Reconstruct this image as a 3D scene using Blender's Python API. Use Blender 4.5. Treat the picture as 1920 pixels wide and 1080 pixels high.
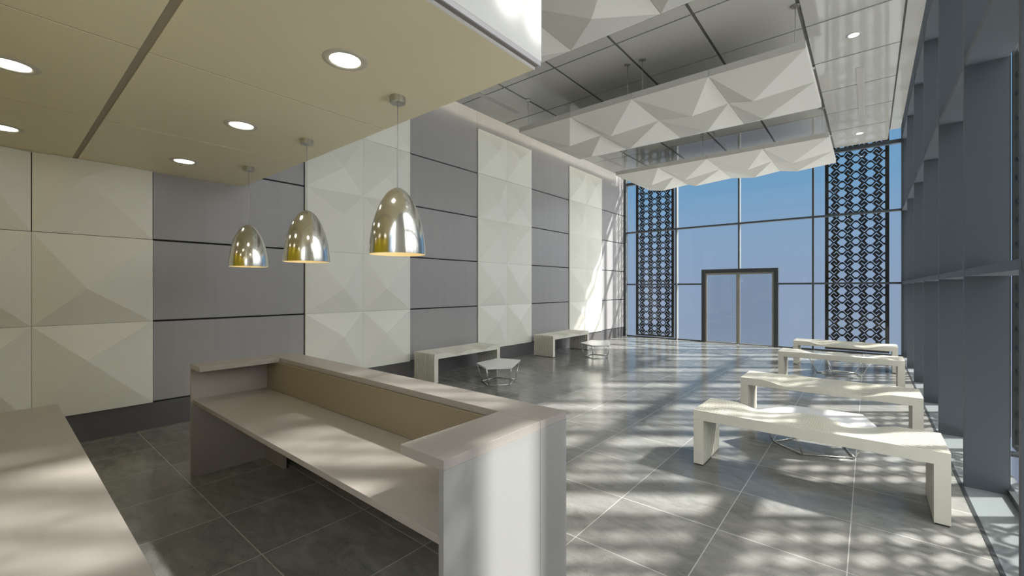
import bpy, bmesh, math
from mathutils import Vector, Matrix
from mathutils.geometry import delaunay_2d_cdt

scene = bpy.context.scene
for o in list(bpy.data.objects):
    bpy.data.objects.remove(o)
COL = scene.collection

# ------------------------------------------------------------------ camera
cam_d = bpy.data.cameras.new('camera')
cam_d.sensor_width = 36
cam_d.lens = 36 * 808 / 1920
cam_d.clip_start = 0.02
cam_d.clip_end = 300
cam = bpy.data.objects.new('camera', cam_d)
COL.objects.link(cam)
cam.location = (0, 0, 1.7)
cam.rotation_euler = (math.pi / 2, 0, math.atan2(669, 808))
scene.camera = cam

# ------------------------------------------------------------------ colour management
scene.view_settings.view_transform = 'Standard'
scene.view_settings.look = 'None'
scene.view_settings.exposure = 0.0
scene.view_settings.gamma = 1.0
scene.view_settings.use_curve_mapping = False

# ------------------------------------------------------------------ sky
SUN_DIR = Vector((-0.85, -0.68, -1.0)).normalized()
SUN_STRENGTH = 10.2
SKY_STRENGTH = 1.0
SKY_FILL = 5.4  # brightness of the fill added to unseen parts of the sky
world = bpy.data.worlds.new('sky')
scene.world = world
world.use_nodes = True
wn = world.node_tree.nodes
wl = world.node_tree.links
wn.clear()
tc = wn.new('ShaderNodeTexCoord')
sep = wn.new('ShaderNodeSeparateXYZ')
wl.new(tc.outputs['Generated'], sep.inputs[0])
mr = wn.new('ShaderNodeMapRange')
mr.inputs['From Min'].default_value = -1
mr.inputs['From Max'].default_value = 1
wl.new(sep.outputs['Z'], mr.inputs['Value'])
ramp = wn.new('ShaderNodeValToRGB')
wl.new(mr.outputs[0], ramp.inputs[0])
stops = [(0.0, (3.2, 3.05, 2.8)), (0.20, (2.8, 2.7, 2.5)), (0.34, (.32, .36, .44)), (0.47, (.29, .37, .50)), (0.50, (.285, .37, .51)),
         (0.56, (.25, .38, .55)), (0.60, (.18, .36, .56)), (0.68, (.14, .33, .56)), (0.80, (2.0, 2.0, 1.95)), (1.0, (2.8, 2.75, 2.65))]  # lowest and highest stops brightened out of view, as added interior fill
el = ramp.color_ramp.elements
el[0].position = stops[0][0]; el[0].color = (*stops[0][1], 1)
el[1].position = stops[-1][0]; el[1].color = (*stops[-1][1], 1)
for p, c in stops[1:-1]:
    e = el.new(p); e.color = (*c, 1)
# soft glow of the sky around the sun
dotn = wn.new('ShaderNodeVectorMath'); dotn.operation = 'DOT_PRODUCT'
wl.new(tc.outputs['Generated'], dotn.inputs[0])
dotn.inputs[1].default_value = tuple(-SUN_DIR)
mx = wn.new('ShaderNodeMath'); mx.operation = 'MAXIMUM'; mx.inputs[1].default_value = 0
wl.new(dotn.outputs['Value'], mx.inputs[0])
pw = wn.new('ShaderNodeMath'); pw.operation = 'POWER'; pw.inputs[1].default_value = 14
wl.new(mx.outputs[0], pw.inputs[0])
glow = wn.new('ShaderNodeMix'); glow.data_type = 'RGBA'; glow.blend_type = 'MIX'
wl.new(pw.outputs[0], glow.inputs[0])
wl.new(ramp.outputs[0], glow.inputs[6])
glow.inputs[7].default_value = (3.2, 3.1, 2.9, 1)
# added fill: unseen sky right of and behind the building brightened for the interior
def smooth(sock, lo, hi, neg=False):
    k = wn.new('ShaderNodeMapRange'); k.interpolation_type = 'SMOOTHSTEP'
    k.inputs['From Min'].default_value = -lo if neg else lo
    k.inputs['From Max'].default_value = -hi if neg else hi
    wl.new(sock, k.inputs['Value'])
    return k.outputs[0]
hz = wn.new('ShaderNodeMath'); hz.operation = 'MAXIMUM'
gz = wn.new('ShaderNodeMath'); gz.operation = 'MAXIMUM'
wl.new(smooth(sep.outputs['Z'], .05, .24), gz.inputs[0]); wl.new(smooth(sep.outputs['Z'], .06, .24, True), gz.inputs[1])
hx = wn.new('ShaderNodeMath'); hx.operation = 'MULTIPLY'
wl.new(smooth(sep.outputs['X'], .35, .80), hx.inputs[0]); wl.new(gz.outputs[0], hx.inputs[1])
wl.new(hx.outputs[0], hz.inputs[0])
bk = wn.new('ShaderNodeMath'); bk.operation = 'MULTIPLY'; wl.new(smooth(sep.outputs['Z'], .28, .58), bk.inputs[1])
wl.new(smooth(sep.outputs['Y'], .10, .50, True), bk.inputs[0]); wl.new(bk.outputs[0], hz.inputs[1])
sky_fill = wn.new('ShaderNodeMix'); sky_fill.data_type = 'RGBA'
wl.new(hz.outputs[0], sky_fill.inputs[0])
wl.new(glow.outputs[2], sky_fill.inputs[6])
sky_fill.inputs[7].default_value = (SKY_FILL * 1.0, SKY_FILL * .98, SKY_FILL * .93, 1)
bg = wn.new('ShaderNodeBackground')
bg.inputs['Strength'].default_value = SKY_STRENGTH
wl.new(sky_fill.outputs[2], bg.inputs['Color'])
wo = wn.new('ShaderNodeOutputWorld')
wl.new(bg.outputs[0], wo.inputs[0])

# ------------------------------------------------------------------ sun
sd = bpy.data.lights.new('sun', 'SUN')
sd.energy = SUN_STRENGTH
sd.color = (1.0, 0.965, 0.89)
sd.angle = math.radians(1.9)
sun = bpy.data.objects.new('sun', sd)
COL.objects.link(sun)
sun.rotation_euler = SUN_DIR.to_track_quat('-Z', 'Y').to_euler()
sun.location = (12, 12, 14)

DOWNLIGHT_POWER = 16.0
COVE_POWER = 22.0

# ------------------------------------------------------------------ materials
def new_mat(name):
    m = bpy.data.materials.new(name)
    m.use_nodes = True
    return m, m.node_tree.nodes, m.node_tree.links, m.node_tree.nodes['Principled BSDF']

def mat(name, col, rough=0.5, metal=0.0, spec=0.5, noise=0.0, nscale=20, bump=0.0, coat=0.0, stretch=(1, 1, 1), bscale=None):
    m, n, l, p = new_mat(name)
    p.inputs['Base Color'].default_value = (*col, 1)
    p.inputs['Roughness'].default_value = rough
    p.inputs['Metallic'].default_value = metal
    p.inputs['Specular IOR Level'].default_value = spec
    p.inputs['Coat Weight'].default_value = coat
    p.inputs['Coat Roughness'].default_value = 0.08
    if noise or bump:
        t = n.new('ShaderNodeTexCoord')
        mp = n.new('ShaderNodeMapping'); mp.inputs['Scale'].default_value = stretch
        l.new(t.outputs['Object'], mp.inputs[0])
        nz = n.new('ShaderNodeTexNoise'); nz.inputs['Scale'].default_value = nscale
        nz.inputs['Detail'].default_value = 6
        l.new(mp.outputs[0], nz.inputs['Vector'])
        if noise:
            mrn = n.new('ShaderNodeMapRange')
            mrn.inputs['From Min'].default_value = .3; mrn.inputs['From Max'].default_value = .7
            mrn.inputs['To Min'].default_value = 1 - noise; mrn.inputs['To Max'].default_value = 1 + noise
            l.new(nz.outputs['Fac'], mrn.inputs['Value'])
            mc = n.new('ShaderNodeVectorMath'); mc.operation = 'SCALE'
            mc.inputs[0].default_value = col
            l.new(mrn.outputs[0], mc.inputs['Scale'])
            l.new(mc.outputs[0], p.inputs['Base Color'])
        if bump:
            nb = nz
            if bscale:
                nb = n.new('ShaderNodeTexNoise'); nb.inputs['Scale'].default_value = bscale
                l.new(mp.outputs[0], nb.inputs['Vector'])
            b = n.new('ShaderNodeBump'); b.inputs['Strength'].default_value = bump
            b.inputs['Distance'].default_value = 0.01
            l.new(nb.outputs['Fac'], b.inputs['Height'])
            l.new(b.outputs[0], p.inputs['Normal'])
    return m

def emit(name, col, s):
    m, n, l, p = new_mat(name)
    p.inputs['Base Color'].default_value = (.8, .8, .8, 1)
    p.inputs['Emission Color'].default_value = (*col, 1)
    p.inputs['Emission Strength'].default_value = s
    return m

def glass_mat(name, tint=(.97, .985, 1.0), refl=1.0):
    m, n, l, p = new_mat(name)
    n.remove(p)
    out = [x for x in n if x.type == 'OUTPUT_MATERIAL'][0]
    tr = n.new('ShaderNodeBsdfTransparent'); tr.inputs[0].default_value = (*tint, 1)
    gl = n.new('ShaderNodeBsdfGlossy'); gl.inputs['Roughness'].default_value = 0.0
    lw = n.new('ShaderNodeLayerWeight'); lw.inputs[0].default_value = .5
    po = n.new('ShaderNodeMath'); po.operation = 'POWER'; po.inputs[1].default_value = 5
    l.new(lw.outputs['Facing'], po.inputs[0])
    mu = n.new('ShaderNodeMath'); mu.operation = 'MULTIPLY_ADD'; mu.inputs[1].default_value = .9 * refl; mu.inputs[2].default_value = .03 * refl
    l.new(po.outputs[0], mu.inputs[0])
    mix = n.new('ShaderNodeMixShader')
    l.new(mu.outputs[0], mix.inputs[0]); l.new(tr.outputs[0], mix.inputs[1]); l.new(gl.outputs[0], mix.inputs[2])
    l.new(mix.outputs[0], out.inputs[0])
    return m

def floor_mat():
    m, n, l, p = new_mat('polished_stone_tile')
    t = n.new('ShaderNodeTexCoord')
    s = n.new('ShaderNodeSeparateXYZ'); l.new(t.outputs['Object'], s.inputs[0])
    def M(op, a, b=None, c=None):
        k = n.new('ShaderNodeMath'); k.operation = op
        for i, v in enumerate((a, b, c)):
            if v is None: continue
            if isinstance(v, (int, float)): k.inputs[i].default_value = v
            else: l.new(v, k.inputs[i])
        return k.outputs[0]
    T = 0.721
    lines = []; cells = []
    for ax, off in (('X', -0.1), ('Y', 1.1)):
        q = M('DIVIDE', M('SUBTRACT', s.outputs[ax], off), T)
        cells.append(M('FLOOR', q))
        fr = M('FRACT', q)
        d = M('MINIMUM', fr, M('SUBTRACT', 1.0, fr))
        lines.append(M('LESS_THAN', d, 0.0031 / T))
    grout = M('MAXIMUM', *lines)
    cid = n.new('ShaderNodeCombineXYZ'); l.new(cells[0], cid.inputs[0]); l.new(cells[1], cid.inputs[1])
    wnz = n.new('ShaderNodeTexWhiteNoise'); wnz.noise_dimensions = '3D'; l.new(cid.outputs[0], wnz.inputs['Vector'])
    # veined stone, offset per tile
    off = n.new('ShaderNodeVectorMath'); off.operation = 'MULTIPLY_ADD'
    l.new(wnz.outputs['Color'], off.inputs[0]); off.inputs[1].default_value = (7, 7, 7); l.new(t.outputs['Object'], off.inputs[2])
    mp = n.new('ShaderNodeMapping'); mp.inputs['Scale'].default_value = (2.0, 4.2, 1); mp.inputs['Rotation'].default_value = (0, 0, .45)
    l.new(off.outputs[0], mp.inputs[0])
    n1 = n.new('ShaderNodeTexNoise'); n1.inputs['Scale'].default_value = 1.5; n1.inputs['Detail'].default_value = 9
    n1.inputs['Roughness'].default_value = .62; n1.inputs['Distortion'].default_value = 1.1
    l.new(mp.outputs[0], n1.inputs['Vector'])
    n2 = n.new('ShaderNodeTexNoise'); n2.inputs['Scale'].default_value = 17; n2.inputs['Detail'].default_value = 6
    l.new(mp.outputs[0], n2.inputs['Vector'])
    r = n.new('ShaderNodeValToRGB')
    r.color_ramp.elements[0].position = .25; r.color_ramp.elements[0].color = (.175, .174, .162, 1)
    r.color_ramp.elements[1].position = .75; r.color_ramp.elements[1].color = (.335, .33, .308, 1)
    l.new(n1.outputs['Fac'], r.inputs[0])
    sp = n.new('ShaderNodeValToRGB')
    sp.color_ramp.elements[0].position = .28; sp.color_ramp.elements[0].color = (.68, .68, .68, 1)
    sp.color_ramp.elements[1].position = .38; sp.color_ramp.elements[1].color = (1, 1, 1, 1)
    l.new(n2.outputs['Fac'], sp.inputs[0])
    m1 = n.new('ShaderNodeMix'); m1.data_type = 'RGBA'; m1.blend_type = 'MULTIPLY'; m1.inputs[0].default_value = 1
    l.new(r.outputs[0], m1.inputs[6]); l.new(sp.outputs[0], m1.inputs[7])
    tv = n.new('ShaderNodeMapRange'); tv.inputs['To Min'].default_value = .9; tv.inputs['To Max'].default_value = 1.1
    l.new(wnz.outputs['Value'], tv.inputs['Value'])
    m2 = n.new('ShaderNodeVectorMath'); m2.operation = 'SCALE'
    l.new(m1.outputs[2], m2.inputs[0]); l.new(tv.outputs[0], m2.inputs['Scale'])
    m3 = n.new('ShaderNodeMix'); m3.data_type = 'RGBA'
    l.new(grout, m3.inputs[0]); l.new(m2.outputs[0], m3.inputs[6]); m3.inputs[7].default_value = (.56, .55, .52, 1)
    l.new(m3.outputs[2], p.inputs['Base Color'])
    rr = n.new('ShaderNodeMapRange'); rr.inputs['To Min'].default_value = .10; rr.inputs['To Max'].default_value = .20
    l.new(n1.outputs['Fac'], rr.inputs['Value'])
    l.new(rr.outputs[0], p.inputs['Roughness'])
    p.inputs['Specular IOR Level'].default_value = .22
    return m

M = {}
M['floor'] = floor_mat()
M['sill'] = mat('sill_panel', (.21, .235, .24), .4)
M['strip'] = mat('dark_metal_strip', (.10, .105, .11), .35, metal=.6)
M['cladding'] = mat('grey_cladding', (.38, .37, .372), .30, spec=.5, noise=.03, nscale=1.2, stretch=(1, 6, .4))
M['gap'] = mat('dark_gap', (.02, .02, .02), .8)
M['white_panel'] = mat('off_white_panel', (.87, .86, .775), .42, noise=.02, nscale=60)
M['base'] = mat('baseboard_grey', (.12, .115, .118), .4)
M['cove_wall'] = mat('cove_cream', (.55, .54, .45), .5)
M['ceiling'] = mat('satin_ceiling_tile', (.50, .495, .46), .06, spec=.5, noise=.06, nscale=90)
M['ceil_gap'] = mat('ceiling_gap', (.12, .115, .105), .6)
M['soffit'] = mat('soffit_cream', (.80, .73, .52), .45)
M['bulkhead'] = mat('bulkhead_white', (.82, .82, .79), .5)
M['aluminium'] = mat('pale_aluminium', (.55, .54, .56), .35, metal=.4)
M['fin'] = mat('slate_paint', (.088, .104, .122), .55, noise=.06, nscale=160)
M['mullion'] = mat('mullion_side_grey', (.24, .25, .245), .4)
M['mull_dark'] = mat('mullion_dark', (.055, .068, .08), .45)
M['door_dark'] = mat('door_frame_dark', (.045, .052, .055), .45)
M['door_tan'] = mat('door_leaf_frame', (.26, .245, .205), .45)
M['glass'] = glass_mat('window_glass', refl=.5)
M['door_glass'] = glass_mat('door_glass', (.86, .88, .9), 1.3)
M['screen'] = mat('lattice_dark', (.016, .015, .013), .7, spec=.15)
M['desk'] = mat('desk_laminate', (.375, .34, .31), .28, noise=.025, nscale=5, stretch=(1, 8, 1))
M['desk_in'] = mat('desk_inner_panel', (.29, .24, .16), .45)
M['desk_white'] = mat('desk_white_side', (.31, .307, .303), .4)
M['bench'] = mat('bench_cream', (.78, .755, .66), .42, noise=.03, nscale=8)
M['spacer'] = mat('bench_spacer_taupe', (.11, .10, .072), .7)
M['foot'] = mat('foot_dark', (.04, .038, .035), .5)
M['table_top'] = mat('table_white', (.80, .80, .80), .25)
M['chrome'] = mat('chrome_wire', (.82, .82, .79), .18, metal=1)
M['cloud'] = mat('cloud_white', (.63, .62, .575), .6)
M['steel'] = mat('brushed_steel', (.50, .49, .45), .3, metal=.9)
M['shade_in'] = mat('shade_inner_cream', (.85, .78, .6), .5)
M['bulb'] = emit('bulb_glow', (1, .8, .45), 14)
M['down'] = emit('downlight_glow', (1, .97, .90), DOWNLIGHT_POWER)
M['trim_ring'] = mat('downlight_ring', (.56, .53, .43), .35)
M['trim_ring2'] = mat('downlight_ring_grey', (.42, .42, .40), .35)
M['cove'] = emit('cove_glow', (1, .93, .72), COVE_POWER)
M['yellow'] = mat('yellow_wall', (.90, .70, .03), .5)
M['plaster'] = mat('plaster', (.55, .54, .50), .7)
M['vent'] = mat('vent_cream', (.50, .48, .42), .45)

def shade_metal():
    m, n, l, p = new_mat('brushed_shade_metal')
    p.inputs['Base Color'].default_value = (.80, .79, .74, 1)
    p.inputs['Metallic'].default_value = 1
    p.inputs['Roughness'].default_value = .13
    p.inputs['Anisotropic'].default_value = .6
    t = n.new('ShaderNodeTexCoord')
    mp = n.new('ShaderNodeMapping'); mp.inputs['Scale'].default_value = (3, 3, 240)
    l.new(t.outputs['Object'], mp.inputs[0])
    nz = n.new('ShaderNodeTexNoise'); nz.inputs['Scale'].default_value = 2
    l.new(mp.outputs[0], nz.inputs['Vector'])
    r = n.new('ShaderNodeMapRange'); r.inputs['To Min'].default_value = .10; r.inputs['To Max'].default_value = .20
    l.new(nz.outputs['Fac'], r.inputs['Value']); l.new(r.outputs[0], p.inputs['Roughness'])
    return m
M['shade'] = shade_metal()

# ------------------------------------------------------------------ helpers
class MB:
    def __init__(s): s.v = []; s.f = []
    def box(s, x0, x1, y0, y1, z0, z1):
        b = len(s.v)
        s.v += [(x0, y0, z0), (x1, y0, z0), (x1, y1, z0), (x0, y1, z0), (x0, y0, z1), (x1, y0, z1), (x1, y1, z1), (x0, y1, z1)]
        s.f += [tuple(b + i for i in q) for q in ((0, 3, 2, 1), (4, 5, 6, 7), (0, 1, 5, 4), (1, 2, 6, 5), (2, 3, 7, 6), (3, 0, 4, 7))]
        return s
    def poly(s, pts):
        b = len(s.v); s.v += list(pts); s.f.append(tuple(range(b, b + len(pts)))); return s
    def prism(s, pts, vec):
        n = len(pts); b = len(s.v); vec = Vector(vec)
        s.v += [tuple(p) for p in pts] + [tuple(Vector(p) + vec) for p in pts]
        s.f.append(tuple(b + i for i in range(n))[::-1]); s.f.append(tuple(b + n + i for i in range(n)))
        for i in range(n):
            j = (i + 1) % n
            s.f.append((b + i, b + j, b + n + j, b + n + i))
        return s
    def tube(s, p0, p1, r, n=10):
        p0 = Vector(p0); p1 = Vector(p1); d = (p1 - p0).normalized()
        a = d.orthogonal().normalized(); c = d.cross(a)
        b = len(s.v)
        for p in (p0, p1):
            for i in range(n):
                t = 2 * math.pi * i / n
                s.v.append(tuple(p + r * (math.cos(t) * a + math.sin(t) * c)))
        for i in range(n):
            j = (i + 1) % n
            s.f.append((b + i, b + j, b + n + j, b + n + i))
        s.f.append(tuple(b + i for i in range(n))[::-1]); s.f.append(tuple(b + n + i for i in range(n)))
        return s
    def lathe(s, prof, n=64, cx=0, cy=0):
        b = len(s.v)
        for r, z in prof:
            for i in range(n):
                t = 2 * math.pi * i / n
                s.v.append((cx + r * math.cos(t), cy + r * math.sin(t), z))
        for k in range(len(prof) - 1):
            for i in range(n):
                j = (i + 1) % n
                s.f.append((b + k * n + i, b + k * n + j, b + (k + 1) * n + j, b + (k + 1) * n + i))
        return s
    def disc(s, r, z, n=48, cx=0, cy=0):
        return s.poly([(cx + r * math.cos(2 * math.pi * i / n), cy + r * math.sin(2 * math.pi * i / n), z) for i in range(n)])
    def mesh(s, name, m, smooth=False):
        me = bpy.data.meshes.new(name)
        me.from_pydata(s.v, [], s.f)
        bm = bmesh.new(); bm.from_mesh(me)
        bmesh.ops.recalc_face_normals(bm, faces=bm.faces)
        bm.to_mesh(me); bm.free()
        if m: me.materials.append(m)
        if smooth:
            for p in me.polygons: p.use_smooth = True
        return me
    def build(s, name, m, parent=None, smooth=False, bevel=0, loc=None):
        return put(name, s.mesh(name, m, smooth), parent, bevel, loc)

def put(name, me, parent=None, bevel=0, loc=None):
    o = bpy.data.objects.new(name, me)
    COL.objects.link(o)
    if parent: o.parent = parent
    if loc: o.location = loc
    if bevel:
        bv = o.modifiers.new('bevel', 'BEVEL'); bv.width = bevel; bv.segments = 2; bv.limit_method = 'ANGLE'
        bv.harden_normals = False
    return o

def tag(o, label=None, cat=None, group=None, kind=None):
    if label: o['label'] = label
    if cat: o['category'] = cat
    if group: o['group'] = group
    if kind: o['kind'] = kind
    return o

def empty(name, loc=(0, 0, 0), rz=0):
    o = bpy.data.objects.new(name, None); COL.objects.link(o)
    o.empty_display_size = .1
    o.location = loc; o.rotation_euler = (0, 0, rz)
    return o

def kids(o, _all=None):
    return [c for c in bpy.data.objects if c.parent == o]

def copy_tree(o, parent=None):
    c = o.copy(); COL.objects.link(c)
    if parent: c.parent = parent
    for ch in kids(o):
        copy_tree(ch, c)
    return c

def struct(name, label=None):
    return lambda o: tag(o, label=label, kind='structure')

WX = -6.68         # face of the left wall
GY = 14.42         # far glazing
GX = 0.888          # right glazing
TOP = 7.2
BACK = -1.7

# ================================================================== STRUCTURE
tag(MB().box(WX - .2, .60, BACK - .1, GY + .06, -.1, 0).build('floor', M['floor']), 'grey polished stone tile floor with pale grout lines', kind='structure')
tag(MB().box(.60, .625, BACK, 14.25, -.02, .004).build('trim_1', M['strip']), 'thin dark metal strip in the floor along the right glazing', kind='structure')
tag(MB().box(.625, 1.0, BACK, GY + .06, -.1, 0).build('trim_2', M['sill']), 'smooth grey sill between floor strip and right glazing', kind='structure')

# left wall: dark backing + grey cladding boards + base
ROWZ = [0.32, 1.30, 2.285, 3.265, 4.245, 5.235]
stripes = [(-0.717, 1.243), (3.068, 5.028), (6.863, 8.823), (10.640, 12.600)]
wl_ = tag(MB().box(WX - .2, WX - .03, BACK, GY + .05, 0, TOP).build('wall_left', M['gap']), 'left wall clad in grey boards and off-white faceted panels', kind='structure')
greys = [(BACK, stripes[0][0]), (stripes[0][1], stripes[1][0]), (stripes[1][1], stripes[2][0]), (stripes[2][1], stripes[3][0]), (stripes[3][1], GY)]
for (a, b) in greys:
    for i in range(5):
        z0, z1 = ROWZ[i], ROWZ[i + 1]
        if i == 4: z1 = 5.95
        MB().box(WX - .03, WX, a + .008, b - .012, z0 + .012, z1 - .012).build('cladding_board', M['cladding'], wl_)
for (a, b) in stripes:
    MB().box(WX - .03, WX, a - .012 + .004, b + .008 - .004, ROWZ[-1] + .002, 5.94).build('cladding_board', M['cladding'], wl_)
MB().box(WX - .03, WX, BACK, GY, 5.94, TOP).build('cove_backing', M['cove_wall'], wl_)
tag(MB().box(WX - .03, WX - .004, BACK, GY, 0, .312).build('baseboard_left', M['base']), 'dark grey base band of the left wall', kind='structure')

# main ceiling (tiles with grooves), border, plain part
CZ = 5.4
cl = MB()
xs = [-6.31, -5.18, -4.074, -2.962, -1.835, -.711, .374]
ys = [5.77, 6.04, 7.37, 8.70, 10.03, 11.36, 12.69, 14.25]
for i in range(6):
    for j in range(7):
        x0 = xs[i] + (.022 if i else 0); x1 = xs[i + 1] - .022
        if i == 5: x1 = xs[6] - .012
        cl.box(x0, x1, ys[j] + (.014 if j else 0), ys[j + 1] - .014, CZ, CZ + .012)
cl.box(xs[0], .57, 3.95, 5.755, CZ, CZ + .012)
cl.box(xs[0], -.25, 2.30, 3.95, CZ, CZ + .012)  # stops short: added unseen slot lets sun onto the bulkhead
cl.box(.30, .57, BACK, 3.95, CZ, CZ + .012)
cl.box(.386, .57, 5.755, 13.41, CZ, CZ + .012)
ceil = tag(cl.build('ceiling', M['ceiling']), 'high grey satin ceiling of square tiles with dark grooves', kind='structure')
MB().box(-6.31, .57, 3.95, 13.41, CZ + .013, CZ + .12).box(-6.31, .374, 13.4, 14.25, CZ + .013, CZ + .12).box(-6.31, -.25, 2.30, 3.95, CZ + .013, CZ + .12).box(.30, .57, BACK, 3.95, CZ + .013, CZ + .12).box(-1.5, .30, BACK, 1.5, CZ + .013, CZ + .12).build('ceiling_backing', M['ceil_gap'], ceil)
tag(MB().box(WX - .2, 1.0, BACK, GY + .3, TOP, TOP + .15).build('ceiling', M['plaster']), kind='structure')

# cove light along the left wall
cv = empty('cove_light', (-6.30, 8.3, 5.60))
tag(cv, 'long warm cove light glowing along the top of the left wall', 'cove light')
MB().box(-.02, .02, -5.9, 5.9, -.012, .012).build('light_strip', M['cove'], cv)
MB().box(-.03, .03, -5.95, 5.95, -.038, -.012).build('mounting_channel', M['aluminium'], cv)

# reception soffit
SX0, SX1, SY0, SY1, SZ = WX + .0, -1.66, BACK, 2.225, 3.105
sof = MB()
gx = [-6.56, -4.93, -3.31]
xsv = [SX0] + gx + [SX1]
for (y0, y1) in ((SY0, -1.09), (-1.05, .555), (.598, SY1)):
    for i in range(4):
        a = xsv[i] + (.008 if i else 0); b = xsv[i + 1] - (.008 if i < 3 else 0)
        sof.box(a, b, y0, y1, SZ, SZ + .004)
so = tag(sof.build('ceiling', M['soffit']), 'low cream soffit ceiling over the reception desk', kind='structure')
MB().box(SX0, -1.70, SY0, SY1 - .01, SZ + .0045, SZ + .02).build('soffit_backing', mat('soffit_groove', (.34, .29, .22), .6), so)
MB().box(SX1 - .004, SX1 + .008, SY0, SY1, SZ - .002, SZ + .014).build('edge_lip', M['bulkhead'], so)
tag(MB().box(-1.70, -1.625, SY0, SY1 + .006, SZ + .016, SZ + .028).build('trim_3', mat('trim_shadow_gap', (.22, .20, .19), .5)), 'recessed dark shadow gap under the bulkhead', kind='structure')
tr = MB().prism([(-1.648, SY0, SZ + .028), (-1.62, SY0, SZ + .01), (-1.612, SY0, SZ + .01), (-1.612, SY0, SZ + .045), (-1.648, SY0, SZ + .045)], (0, SY1 - SY0 + .01, 0))
tag(tr.build('trim_4', M['aluminium']), 'pale angled trim along the bulkhead edge', kind='structure')
tag(MB().box(-1.72, -1.61, SY0, SY1 + .013, SZ + .04, TOP).box(SX0, -1.72, SY1 - .09, SY1 + .013, SZ + .022, TOP).build('wall_bulkhead', M['bulkhead']), 'bright white bulkhead rising above the reception soffit', kind='structure')

# back of the room
tag(MB().box(WX, -1.3, BACK - .12, BACK + .2, 0, TOP).build('wall_back', M['yellow']), 'yellow accent wall behind the back counter', kind='structure')
w3 = empty('window_added', (-.2, BACK - .06, 0)); tag(w3, 'tall added glazing behind the viewer for fill daylight', kind='structure')  # unseen glazing added so daylight fills the room from behind
MB().box(-1.1, 1.1, -.04, .04, 0, .08).box(-1.1, 1.1, -.04, .04, TOP - .08, TOP).build('frame_rail', M['mullion'], w3)
for x in (-1.08, 0, 1.08):
    MB().box(x - .03, x + .03, -.06, .06, .08, TOP - .08).build('mullion', M['mullion'], w3)
MB().box(-1.08, 1.08, -.005, .005, .08, TOP - .08).build('pane', M['glass'], w3)

# ------------------------------------------------------------------ right glazing
finY = [14.28 - 1.795 * k for k in range(9)]
finY = [14.30, 12.45, 10.635, 8.855, 7.06, 5.32, 3.52, 1.73]
TZ = [1.83, 3.63, 5.40]
w1 = empty('window_1', (GX, 7, 0)); tag(w1, 'tall right hand glazing behind deep slate fins', kind='structure')
for y in finY:
    MB().box(.63 - GX, 0, y - 7, y + .055 - 7, 0, TOP).build('fin', M['fin'], w1)
for z in TZ:
    zz = z - .03
    MB().box(.632 - GX, 0, -5.27, 7.4, zz, zz + .06).build('transom', M['fin'], w1)
MB().box(-.012, .03, -5.27, 7.42, .0, .05).box(-.012, .03, -5.27, 7.42, TOP - .06, TOP).build('frame_rail', M['door_dark'], w1)
fr = MB()
for y in finY:
    fr.box(.0, .006, y - 7 + .002, y - 7 + .053, .05, TOP)
fr.build('frame_post', M['door_dark'], w1)
tag(MB().box(.86, 1.0, BACK - .12, 1.73, 0, TOP).build('wall_right', M['plaster']), 'plain wall beside the viewer', kind='structure')
edges = finY[::-1] + [GY]
for i in range(len(edges) - 1):
    MB().box(.010, .018, edges[i] - 7 + .05, edges[i + 1] - 7 - .02, .05, TOP - .05).build('pane', M['glass'], w1)

# ------------------------------------------------------------------ far glazing
w2 = empty('window_2', (-3, GY, 0)); tag(w2, 'tall end wall glazing with slim grey mullions', kind='structure')
mulX = [-6.63, -4.856, -3.0, -1.174, .640]
for x in mulX:
    z0 = 2.28 if x == -3.0 else 0
    mo = MB().box(x + 3 - .022, x + 3 + .022, -.13, .02, z0, TOP).build('mullion', M['mullion'], w2)
    MB().box(x + 3 - .023, x + 3 + .023, -.15, -.13, z0, TOP).build('mullion_cap', M['mull_dark'], mo)
for z, d in ((1.823, .07), (3.64, .12), (5.33, .10)):
    segs = [(-6.63, .64)] if z > 2 else [(-6.63, -4.06), (-2.0, .64)]
    for a, b in segs:
        MB().box(a + 3, b + 3, -d, .02, z - .025, z + (.025 if z < 5 else .065)).build('transom', M['mull_dark'], w2)
for a, b in ((-6.66, -4.05), (-2.0, .88)):
    MB().box(a + 3, b + 3, -.05, .03, 0, .035).build('bottom_rail', M['door_dark'], w2)
MB().box(-3.66, 3.88, -.05, .03, TOP - .06, TOP).build('top_rail', M['door_dark'], w2)
px = mulX + [.88]
for i in range(5):
    z0 = 2.28 if i in (1, 2) else .035
    a, b = px[i] + 3, px[i + 1] + 3
    if i in (1, 2):
        if i == 1: MB().box(a, -4.06 + 3, -.004, .004, .035, 2.28).build('pane', M['glass'], w2)
        if i == 2: MB().box(-2.0 + 3, b, -.004, .004, .035, 2.28).build('pane', M['glass'], w2)
    MB().box(a, b, -.004, .004, z0, TOP - .06).build('pane', M['glass'], w2)

# door
d1 = empty('door_1', (-3.03, 14.36, 0)); tag(d1, 'double glass entrance door in a dark portal frame', kind='structure')
MB().box(-1.04, -.93, -.07, .08, 0, 2.28).box(.93, 1.04, -.07, .08, 0, 2.28).box(-.93, .93, -.07, .08, 2.165, 2.28).build('door_frame', M['door_dark'], d1, bevel=.003)
for sx in (-1, 1):
    a, b = (-.93, -.005) if sx < 0 else (.005, .93)
    w = .045
    lf = MB().box(a, a + w, -.05, .0, .01, 2.165).box(b - w, b, -.05, .0, .01, 2.165).box(a + w, b - w, -.05, .0, 2.11, 2.165).box(a + w, b - w, -.05, .0, .01, .04).build('door_leaf', M['door_tan'], d1)
    MB().box(a + w, b - w, -.028, -.020, .04, 2.11).build('pane', M['door_glass'], lf)

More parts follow.
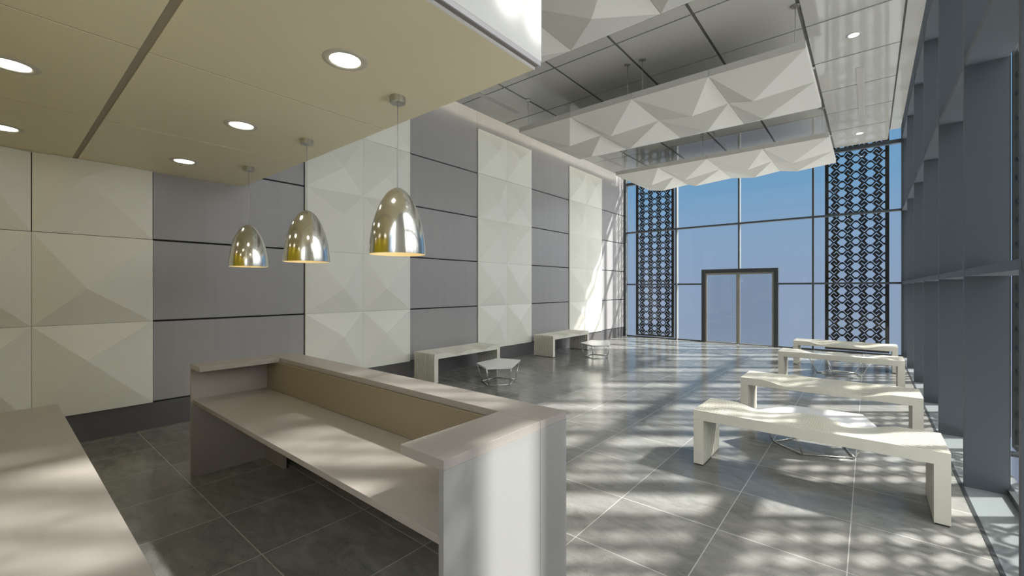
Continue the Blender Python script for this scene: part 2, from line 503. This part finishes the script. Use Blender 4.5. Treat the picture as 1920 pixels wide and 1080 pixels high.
# ================================================================== LATTICE SCREENS
PW, PH = 0.590, 0.442     # repeat of the pattern
def hexa(cx, cy, hw, fl, hh):
    return [(cx - hw, cy), (cx - fl, cy - hh), (cx + fl, cy - hh), (cx + hw, cy), (cx + fl, cy + hh), (cx - fl, cy + hh)]
def band(p, q, w):
    p = Vector(p); q = Vector(q); d = (q - p).normalized(); nn = Vector((-d.y, d.x)) * w / 2
    return [tuple(p - nn), tuple(q - nn), tuple(q + nn), tuple(p + nn)]
def zig(c, sx, sy):
    P = [(.032, .094), (.120, .196), (.184, .124)]
    P = [Vector((c[0] + sx * a, c[1] + sy * b)) for a, b in P]
    w = .0155
    n0 = (P[1] - P[0]).normalized(); n1 = (P[2] - P[1]).normalized()
    a0 = Vector((-n0.y, n0.x)); a1 = Vector((-n1.y, n1.x))
    m = (a0 + a1).normalized(); k = (w / 2) / m.dot(a0)
    return [tuple(P[0] - a0 * w / 2), tuple(P[1] - m * k), tuple(P[2] - a1 * w / 2), tuple(P[2] + a1 * w / 2), tuple(P[1] + m * k), tuple(P[0] + a0 * w / 2)]
holes = []
for i in range(-1, 4):
    for j in range(-2, 3):
        cx = .295 * i; ph = 0 if i % 2 == 0 else PH / 2
        oc = (cx, ph + PH * j)            # open lozenge
        holes.append(hexa(*oc, .113, .033, .097))
        holes.append(hexa(cx, ph + PH * (j + .5), .084, .028, .071))
        for sx in (-1, 1):
            for sy in (-1, 1):
                holes.append(zig(oc, sx, sy))
def inpoly(x, y, P):
    c = False; n = len(P); j = n - 1
    for i in range(n):
        xi, yi = P[i]; xj, yj = P[j]
        if (yi > y) != (yj > y) and x < (xj - xi) * (y - yi) / (yj - yi) + xi: c = not c
        j = i
    return c
def lattice_tile(x0, x1):
    pts = [Vector((x0, 0)), Vector((x1, 0)), Vector((x1, PH)), Vector((x0, PH))]
    ed = [(0, 1), (1, 2), (2, 3), (3, 0)]
    for h in holes:
        if max(p[0] for p in h) < x0 - .001 or min(p[0] for p in h) > x1 + .001 or max(p[1] for p in h) < -.001 or min(p[1] for p in h) > PH + .001: continue
        b = len(pts); pts += [Vector(p) for p in h]
        ed += [(b + i, b + (i + 1) % len(h)) for i in range(len(h))]
    r = delaunay_2d_cdt(pts, ed, [], 0, 1e-6)
    vs, fs = r[0], r[2]
    out = []
    for f in fs:
        c = sum((vs[i] for i in f), Vector((0, 0))) / len(f)
        if not (x0 < c.x < x1 and 0 < c.y < PH): continue
        if any(inpoly(c.x, c.y, h) for h in holes): continue
        out.append([tuple(vs[i]) for i in f])
    return out
tile = lattice_tile(0, PW)
def screen_mesh(height):
    bm = bmesh.new()
    n = int((height - .12) / PH)
    H = height - .05
    for a in range(2):
        j = 0
        while j * PH < H - .05:
            for t in tile:
                vv = [bm.verts.new((x + a * PW - PW, 0, .05 + y + j * PH)) for x, y in t]
                try: bm.faces.new(vv)
                except ValueError: pass
            j += 1
    bmesh.ops.remove_doubles(bm, verts=bm.verts, dist=1e-4)
    top = [v for v in bm.verts if v.co.z > H]
    geom = bm.verts[:] + bm.edges[:] + bm.faces[:]
    bmesh.ops.bisect_plane(bm, geom=geom, plane_co=(0, 0, H), plane_no=(0, 0, 1), clear_outer=True)
    bmesh.ops.recalc_face_normals(bm, faces=bm.faces)
    r = bmesh.ops.extrude_face_region(bm, geom=bm.faces[:])
    bmesh.ops.translate(bm, verts=[g for g in r['geom'] if isinstance(g, bmesh.types.BMVert)], vec=(0, .008, 0))
    bmesh.ops.recalc_face_normals(bm, faces=bm.faces)
    me = bpy.data.meshes.new('lattice'); bm.to_mesh(me); bm.free()
    me.materials.append(M['screen'])
    return me
SH = TOP
lat_me = screen_mesh(SH)
fr_me = MB().box(-.67, -.59, -.02, .045, 0, SH).box(.59, .67, -.02, .045, 0, SH).box(-.59, .59, -.02, .045, 0, .05).box(-.59, .59, -.02, .045, SH - .05, SH).mesh('frame', M['screen'])
br_me = MB().box(-.05, .05, -.27, .0, -.015, .015).mesh('bracket', M['door_dark'])
def screen(x, y, rz, label, group=None):
    s = empty('lattice_screen', (x, y, .02), rz)
    put('frame', fr_me, s); put('lattice', lat_me, s); put('bracket', br_me, s, 0, (0, 0, .095)); put('bracket', br_me, s, 0, (0, 0, SH - .1))
    tag(s, label, 'lattice screen', group)
    return s
screen(-5.745, GY + .30, 0, 'dark geometric lattice screen outside the end glazing, beside the left wall', 'lattice screens outside the glazing')
screen(-.265, GY + .30, 0, 'dark geometric lattice screen outside the end glazing, right of the entrance door', 'lattice screens outside the glazing')
fy = finY
for i in range(len(fy) - 1):
    yc = (fy[i] + fy[i + 1]) / 2 + .03
    if i in (4, 5): continue
    screen(GX + .30, (fy[i] + fy[i + 1]) / 2 + .03, -math.pi / 2, 'dark lattice screen outside the right glazing, hidden behind the deep slate fins', 'lattice screens hidden by the fins')
screen(GX + .30, (fy[4] + fy[5]) / 2 + .03, -math.pi / 2, 'dark lattice screen seen edge-on outside the right glazing, at the right photo edge', 'lattice screens outside the glazing')
screen(GX + .30, (fy[5] + fy[6]) / 2 + .03, -math.pi / 2, 'dark lattice screen outside the right glazing, hidden behind the deep slate fins', 'lattice screens hidden by the fins')

# ================================================================== WALL PANELS
offY = .11
def wall_panel_mesh(dy, dz):
    W = .977; Hh = .979; t = .03
    y0, y1, z0, z1 = -W / 2, W / 2, -Hh / 2, Hh / 2
    m = MB()
    b = [(0, y0, z0), (0, y1, z0), (0, y1, z1), (0, y0, z1)]
    f = [(t, y0, z0), (t, y1, z0), (t, y1, z1), (t, y0, z1)]
    m.v = b + f + [(t + .10, dy, dz)]
    m.f = [(3, 2, 1, 0), (0, 1, 5, 4), (1, 2, 6, 5), (2, 3, 7, 6), (3, 0, 4, 7), (4, 5, 8), (5, 6, 8), (6, 7, 8), (7, 4, 8)]
    return m.mesh('faceted_panel', M['white_panel'])
pm = {(c, r): wall_panel_mesh(c * .09, r * .10) for c in (-1, 1) for r in (-1, 1)}
stripe_lab = ['leftmost stripe', 'stripe behind the hanging lamps', 'stripe between the wall benches', 'stripe nearest the end glazing']
row_lab = ['bottom row', 'second row up', 'middle row', 'fourth row up', 'top row']
for si, (a, b) in enumerate(stripes):
    for c in (0, 1):
        for r in range(5):
            if si == 0 and r > 2: continue
            yc = a + .49 + .98 * c
            zc = (ROWZ[r] + ROWZ[r + 1]) / 2
            me = pm[(1 if c == 0 else -1, 1 if r % 2 == 0 else -1)]
            if si == 0 and r == 2:      # cut by the soffit
                h = SZ - ROWZ[2] - .006
                m = MB(); W = .972; t = .03; y0, y1 = -W / 2, W / 2; z0 = 0
                ax, az = (.11 if c == 0 else -.11), .62
                zt = h
                m.box(0, t, y0, y1, 0, h)
                base = len(m.v)
                s = (zt - az) / (.974 - az)
                ly = ax + (y0 - ax) * s; ry = ax + (y1 - ax) * s; lx = t + .10 * (1 - s)
                m.v += [(t, y0, 0), (t, y1, 0), (t + .10, ax, az), (t, y0, h), (t, y1, h), (lx, ly, h), (lx, ry, h)]
                B = base
                m.f += [(B, B + 1, B + 2), (B + 1, B + 4, B + 6, B + 2), (B, B + 2, B + 5, B + 3), (B + 2, B + 6, B + 5), (B + 3, B + 5, B + 6, B + 4)]
                me = m.mesh('faceted_panel', M['white_panel']); zc = ROWZ[2] + .003
            o = put('faceted_panel', me, None, 0, (WX - .002, yc, zc))
            tag(o, 'off-white faceted wall panel, %s, %s column, %s' % (row_lab[r], 'left' if c == 0 else 'right', stripe_lab[si]), 'wall panel', 'off-white faceted wall panels')

# ================================================================== HANGING CLOUDS
U = 2.326; T2 = U / 2
def cloud_tile(i, j):
    # tile occupying local quadrant (i, j) of a 2 x 2 unit, centred on the unit
    g = .0025
    x0, x1 = (-T2 + .0, -g) if i == 0 else (g, T2)
    y0, y1 = (-T2, -g) if j == 0 else (g, T2)
    cx, cy = (x0 + x1) / 2, (y0 + y1) / 2
    ax = cx + (.14 if i == 0 else -.14); ay = cy + (.12 if j == 0 else -.18)
    m = MB()
    m.v = [(x0, y0, .1), (x1, y0, .1), (x1, y1, .1), (x0, y1, .1), (x0, y0, 0), (x1, y0, 0), (x1, y1, 0), (x0, y1, 0), (ax, ay, -.245)]
    m.f = [(0, 1, 2, 3), (0, 4, 5, 1), (1, 5, 6, 2), (2, 6, 7, 3), (3, 7, 4, 0), (4, 8, 5), (5, 8, 6), (6, 8, 7), (7, 8, 4)]
    return m.mesh('faceted_tile', M['cloud'])
ct = [cloud_tile(i, j) for i in (0, 1) for j in (0, 1)]
HUNG = CZ - 4.745
cab = MB().tube((0, 0, .1), (0, 0, HUNG), .0045, 8).mesh('hanging_cable', M['steel'], True)
capm = MB().tube((0, 0, HUNG - .018), (0, 0, HUNG), .05, 24).mesh('ceiling_cap', M['steel'])
def cloud(xc, yc, label):
    e = empty('ceiling_cloud', (xc, yc, 4.745))
    for me in ct: put('faceted_tile', me, e)
    for sx in (-1, 1):
        for sy in (-1, 1):
            c = put('hanging_cable', cab, e, 0, (sx * (T2 - .125), sy * (T2 - .125), 0))
            put('ceiling_cap', capm, c)
    tag(e, label, 'ceiling panel', 'faceted panels hanging from the high ceiling')
for (yc, lab) in ((3.58, 'nearest row, cut by the top photo edge'), (7.75, 'middle row'), (11.93, 'farthest row, in front of the end glazing')):
    cloud(-1.78, yc, 'white faceted hanging ceiling panel, right half of ' + lab)
    cloud(-4.11, yc, 'white faceted hanging ceiling panel, left half of ' + lab)

# ================================================================== DOWNLIGHTS AND VENTS
def downlight(x, y, z, r, ringm, label, group):
    e = empty('downlight', (x, y, z))
    MB().lathe([(r * 1.0, -.002), (r * 1.08, -.008), (r * 1.42, -.006), (r * 1.5, 0)], 56).build('trim_ring', ringm, e, smooth=True)
    MB().disc(r, -.003, 56).build('lens', M['down'], e)
    tag(e, label, 'downlight', group)
gs = 'round downlights in the reception soffit'
downlight(-2.485, 1.39, SZ, .088, M['trim_ring'], 'largest round soffit downlight, right above the nearest hanging lamp', gs)
downlight(-4.17, 1.375, SZ, .088, M['trim_ring'], 'round soffit downlight up left of the middle hanging lamp', gs)
downlight(-5.84, 1.36, SZ, .088, M['trim_ring'], 'round soffit downlight nearest the grey left wall boards', gs)
downlight(-4.155, .077, SZ, .088, M['trim_ring'], 'round soffit downlight cut by the left photo edge, upper one', gs)
downlight(-5.84, .062, SZ, .088, M['trim_ring'], 'round soffit downlight cut by the left photo edge, lower one', gs)
for xx in (-2.485, -4.155, -5.84):  # unseen row added to brighten the yellow wall
    downlight(xx, -1.24, SZ, .088, M['trim_ring'], 'added round soffit downlight behind the viewer, brightening the yellow wall', 'added soffit downlights at the yellow wall')
gm = 'small downlights in the high ceiling'
downlight(-.17, 8.04, CZ, .062, M['trim_ring2'], 'small round downlight in the high ceiling, nearer one right of the hanging panels', gm)
downlight(-.17, 13.24, CZ, .062, M['trim_ring2'], 'small round downlight in the high ceiling just before the end glazing', gm)
def vent(x, y0, y1, label):
    e = empty('air_vent', (x, (y0 + y1) / 2, CZ))
    L = (y1 - y0) / 2; w = .055
    MB().box(-w, w, -L, L, -.004, .0).build('vent_plate', M['vent'], e)
    for k in range(5):
        xx = -w + .012 + k * (2 * w - .024) / 4
        MB().box(xx - .003, xx + .003, -L + .01, L - .01, -.008, -.004).build('slot_blade', M['aluminium'], e)
    tag(e, label, 'air vent', 'slim slotted air vents in the high ceiling')
vent(-.115, 9.27, 11.9, 'slim slotted air vent in the high ceiling right of the hanging panels')
vent(-5.72, 5.85, 7.1, 'slim slotted air vent in the high ceiling beside the cove, near the soffit edge')
vent(-5.80, 9.85, 12.1, 'slim slotted air vent in the high ceiling beside the cove, between the hanging panel rows')

# ================================================================== PENDANTS
def pendant_proto():
    e = empty('pendant_lamp', (0, 0, SZ))
    MB().tube((0, 0, -.048), (0, 0, 0), .056, 40).build('ceiling_canopy', M['steel'], e, bevel=.002)
    zt = 2.437 - SZ; H = .490
    MB().tube((0, 0, zt - .005), (0, 0, -.045), .0035, 8).build('cord', M['aluminium'], e, smooth=True)
    prof = [(0, .0), (.06, .002), (.13, .011), (.22, .032), (.34, .07), (.42, .11), (.49, .155), (.57, .21), (.64, .265), (.71, .34), (.78, .42), (.835, .50), (.885, .58), (.93, .68), (.965, .78), (.985, .87), (.997, .94), (1.0, 1.0)]
    R = .202
    outer = [(max(r * R, .0004), zt - t * H) for r, t in prof]
    MB().lathe(outer, 96).build('shade', M['shade'], e, smooth=True)
    inner = [(max(r * R - .003, .0003), zt - .003 - t * (H - .003)) for r, t in prof]
    inn = MB().lathe(inner, 96).build('shade_lining', M['shade_in'], e, smooth=True)
    MB().lathe([(R, zt - H), (R - .003, zt - H - .0005)], 96).build('rim', M['steel'], e)
    bz = zt - .30
    MB().lathe([(.0005, bz + .05), (.02, bz + .045), (.022, bz + .02), (.035, bz - .02), (.035, bz - .045), (.02, bz - .068), (.0005, bz - .074)], 24).build('bulb', M['bulb'], e, smooth=True)
    return e
pen = pendant_proto()
for i, (x, lab) in enumerate(((-2.67, 'largest and nearest bell shaped metal pendant lamp, right one of three'), (-4.10, 'middle one of three bell shaped metal pendant lamps'), (-5.55, 'smallest looking bell shaped metal pendant lamp, left one of three'))):
    o = pen if i == 0 else copy_tree(pen)
    o.location = (x, 1.905, SZ)
    tag(o, lab, 'pendant lamp', 'metal pendant lamps over the reception desk')

# ================================================================== RECEPTION DESK
dx0, dx1, dy0, dy1, dz = -4.69, -1.29, 1.135, 2.03, 1.02
sy = 1.785; LT = .042
rd = empty('reception_desk', ((dx0 + dx1) / 2, (dy0 + dy1) / 2, 0))
ox, oy = rd.location.x, rd.location.y
def D(n, m, x0, x1, y0, y1, z0, z1, bevel=.002, label=None):
    o = MB().box(x0 - ox, x1 - ox, y0 - oy, y1 - oy, z0, z1).build(n, m, rd, bevel=bevel)
    if label: o['label'] = label
    return o
D('counter_ledge', M['desk'], dx0, dx1, sy + .001, dy1, dz - LT, dz)
D('counter_return', M['desk'], dx0, -4.41, dy0, sy - .001, dz - LT, dz)
D('counter_return', M['desk'], -1.572, dx1, dy0, sy - .001, dz - LT, dz)
D('side_panel', M['desk'], dx0, dx0 + .03, dy0, sy - .001, 0, dz - LT)
D('side_panel', M['desk_white'], dx1 - .03, dx1, dy0, sy - .001, 0, dz - LT, label='white sunlit side panel')
D('end_post', M['desk_white'], dx1 - .03, dx1, sy + .001, dy1, 0, dz - LT)
D('end_post', M['desk'], dx0, dx0 + .03, sy + .001, dy1, 0, dz - LT)
D('inner_panel', M['desk_in'], dx0 + .03, dx1 - .03, sy - .018, sy, .70, dz - LT, label='tan inner upstand panel')
D('front_panel', M['desk'], dx0 + .03, dx1 - .03, dy1 - .03, dy1, 0, dz - LT)
D('work_surface', M['desk'], dx0 + .03, dx1 - .03, 1.15, sy - .018, .665, .70)
D('leg_panel', M['desk'], dx0 + .03, -4.23, 1.745, 1.775, 0, .665)
D('leg_panel', M['desk'], -1.75, dx1 - .03, 1.745, 1.775, 0, .665)
tag(rd, 'long beige reception desk with raised U-shaped ledge under the hanging lamps', 'reception desk')

bc = empty('back_counter', (-2.8, -.15, 0))
MB().box(-1.77, 2.2, -.45, .46, .81, .85).build('worktop', M['desk'], bc, bevel=.002)
MB().box(-1.72, 2.15, -.43, .40, .08, .81).build('cabinet_body', M['desk_in'], bc)
MB().box(-1.68, 2.10, -.40, .36, 0, .08).build('plinth', M['foot'], bc)
for k in range(5):
    a = -1.71 + k * .771
    dd = MB().box(a, a + .76, .40, .42, .10, .80).build('door', M['desk'], bc, bevel=.002)
    MB().tube((a + .7, .435, .55), (a + .7, .435, .7), .006, 10).build('handle', M['chrome'], dd)
tag(bc, 'beige back counter cut by the lower left corner of the photo', 'counter')

# ================================================================== BENCHES
BL, BD, BH, LW = 1.754, .57, .525, .088
NS = 14
knots = [(0, 0), (.13, 0), (.29, 1), (.50, .10), (.70, 1), (.87, 0), (1, 0)]
def wave(u):
    for (a, va), (b, vb) in zip(knots, knots[1:]):
        if a <= u <= b:
            t = (u - a) / (b - a); t = t * t * (3 - 2 * t)
            return va + (vb - va) * t
    return 0
ST = .0225
pitch = (BD - ST) / (NS - 1)
slat_me = []
for k in range(NS):
    amp = .054 * (k / (NS - 1)) ** .9
    N = 64
    top = [(u / N * BL, 0, BH - amp * wave(u / N)) for u in range(N + 1)]
    und = BH - .092
    y0 = 0
    m = MB()
    outline = top + [(BL, 0, .012), (BL - LW, 0, .012), (BL - LW, 0, und), (LW, 0, und), (LW, 0, .012), (0, 0, .012)]
    m.prism([(x - BL / 2, y + k * pitch - BD / 2, z) for x, y, z in outline], (0, ST, 0))
    me = m.mesh('slat', M['bench'])
    slat_me.append(me)
core_me = []
for k in range(NS - 1):
    amp = .054 * ((k + .5) / (NS - 1)) ** .9
    top = [(LW / 2 + u / N * (BL - LW), BH - .028 - amp * wave((LW / 2 + u / N * (BL - LW)) / BL)) for u in range(N + 1)]
    i0 = .024
    top = [(i0, BH - .028)] + top + [(BL - i0, BH - .028)]
    outline = top + [(BL - i0, .013), (BL - LW + i0, .013), (BL - LW + i0, und + i0), (LW - i0, und + i0), (LW - i0, .013), (i0, .013)]
    m = MB().prism([(x - BL / 2, k * pitch + ST - BD / 2, z) for x, z in outline], (0, pitch - ST, 0))
    core_me.append(m.mesh('spacer_strip', M['spacer']))
rod = MB().box(-BL / 2 + .18, -BL / 2 + .30, -BD / 2 + .02, BD / 2 - .02, BH - .098, BH - .085).mesh('crossbar', M['foot'])
rod2 = MB().box(BL / 2 - .30, BL / 2 - .18, -BD / 2 + .02, BD / 2 - .02, BH - .098, BH - .085).mesh('crossbar', M['foot'])
rod3 = MB().box(-.06, .06, -BD / 2 + .02, BD / 2 - .02, BH - .098, BH - .085).mesh('crossbar', M['foot'])
ft = MB().box(-BL / 2 + .006, -BL / 2 + LW - .006, -BD / 2 + .004, BD / 2 - .004, 0, .013).mesh('foot_plate', M['foot'])
ft2 = MB().box(BL / 2 - LW + .006, BL / 2 - .006, -BD / 2 + .004, BD / 2 - .004, 0, .013).mesh('foot_plate', M['foot'])
def bench(x, y, rz, label):
    e = empty('bench', (x, y, 0), rz)
    for me in slat_me: put('slat', me, e)
    for me in core_me: put('spacer_strip', me, e)
    for me in (rod, rod2, rod3): put('crossbar', me, e)
    put('foot_plate', ft, e); put('foot_plate', ft2, e)
    tag(e, label, 'bench', 'cream slatted benches')
xb = (-1.305 + .449) / 2
bench(xb, 4.33 + BD / 2, 0, 'nearest cream slatted bench by the right glazing, casting a broad shadow')
bench(xb, 6.31 + BD / 2, math.pi, 'cream slatted bench just behind the sunlit white table top')
bench(xb, 9.36 + BD / 2, 0, 'cream slatted bench by the right glazing, third from the front')
bench(xb, 11.45 + BD / 2, math.pi, 'farthest cream slatted bench, in front of the right end wall lattice screen')
bench(-5.91 - BD / 2, 4.99 + BL / 2, math.pi / 2 + math.pi, 'cream slatted bench against the left wall, nearer the desk')
bench(-5.93 - BD / 2, 8.73 + BL / 2, math.pi / 2 + math.pi, 'cream slatted bench against the left wall, nearer the end glazing')

# ================================================================== TABLES
topP = [(-.32, -.25), (.166, -.515), (.445, -.165), (.09, .52), (-.38, .40)]
botP = [(-.26, -.16), (.09, -.36), (.32, -.07), (.11, .34), (-.26, .24)]
tt = MB().prism([(x, y, .318) for x, y in topP], (0, 0, .026)).mesh('table_top', M['table_top'])
def ringm(P, z, r):
    m = MB()
    for i in range(5):
        a, b = P[i], P[(i + 1) % 5]
        m.tube((a[0], a[1], z), (b[0], b[1], z), r, 8)
    return m.mesh('wire_ring', M['chrome'], True)
base_r = ringm(botP, .010, .009)
top_in = [(x * .95, y * .95) for x, y in topP]
top_r = ringm(top_in, .312, .007)
legs = [MB().tube((b[0], b[1], .01), (t[0], t[1], .312), .007, 8).mesh('leg', M['chrome'], True) for b, t in zip(botP, top_in)]
def table(x, y, rz, label):
    e = empty('coffee_table', (x, y, 0), rz)
    put('table_top', tt, e, .002)
    put('base_ring', base_r, e); put('top_ring', top_r, e)
    for me in legs: put('leg', me, e)
    tag(e, label, 'coffee table', 'white five-sided wire tables')
table(-5.16, 5.855, 0, 'low white five-sided table with wire legs by the wall bench nearer the desk')
table(-5.187, 9.56, 0, 'low white five-sided table with wire legs by the wall bench nearer the end glazing')
table(-.45, 5.58, -math.pi / 2, 'low white sunlit five-sided table right behind the nearest bench')
table(-.45, 10.69, -math.pi / 2, 'low five-sided table with wire legs between the two farthest right benches')
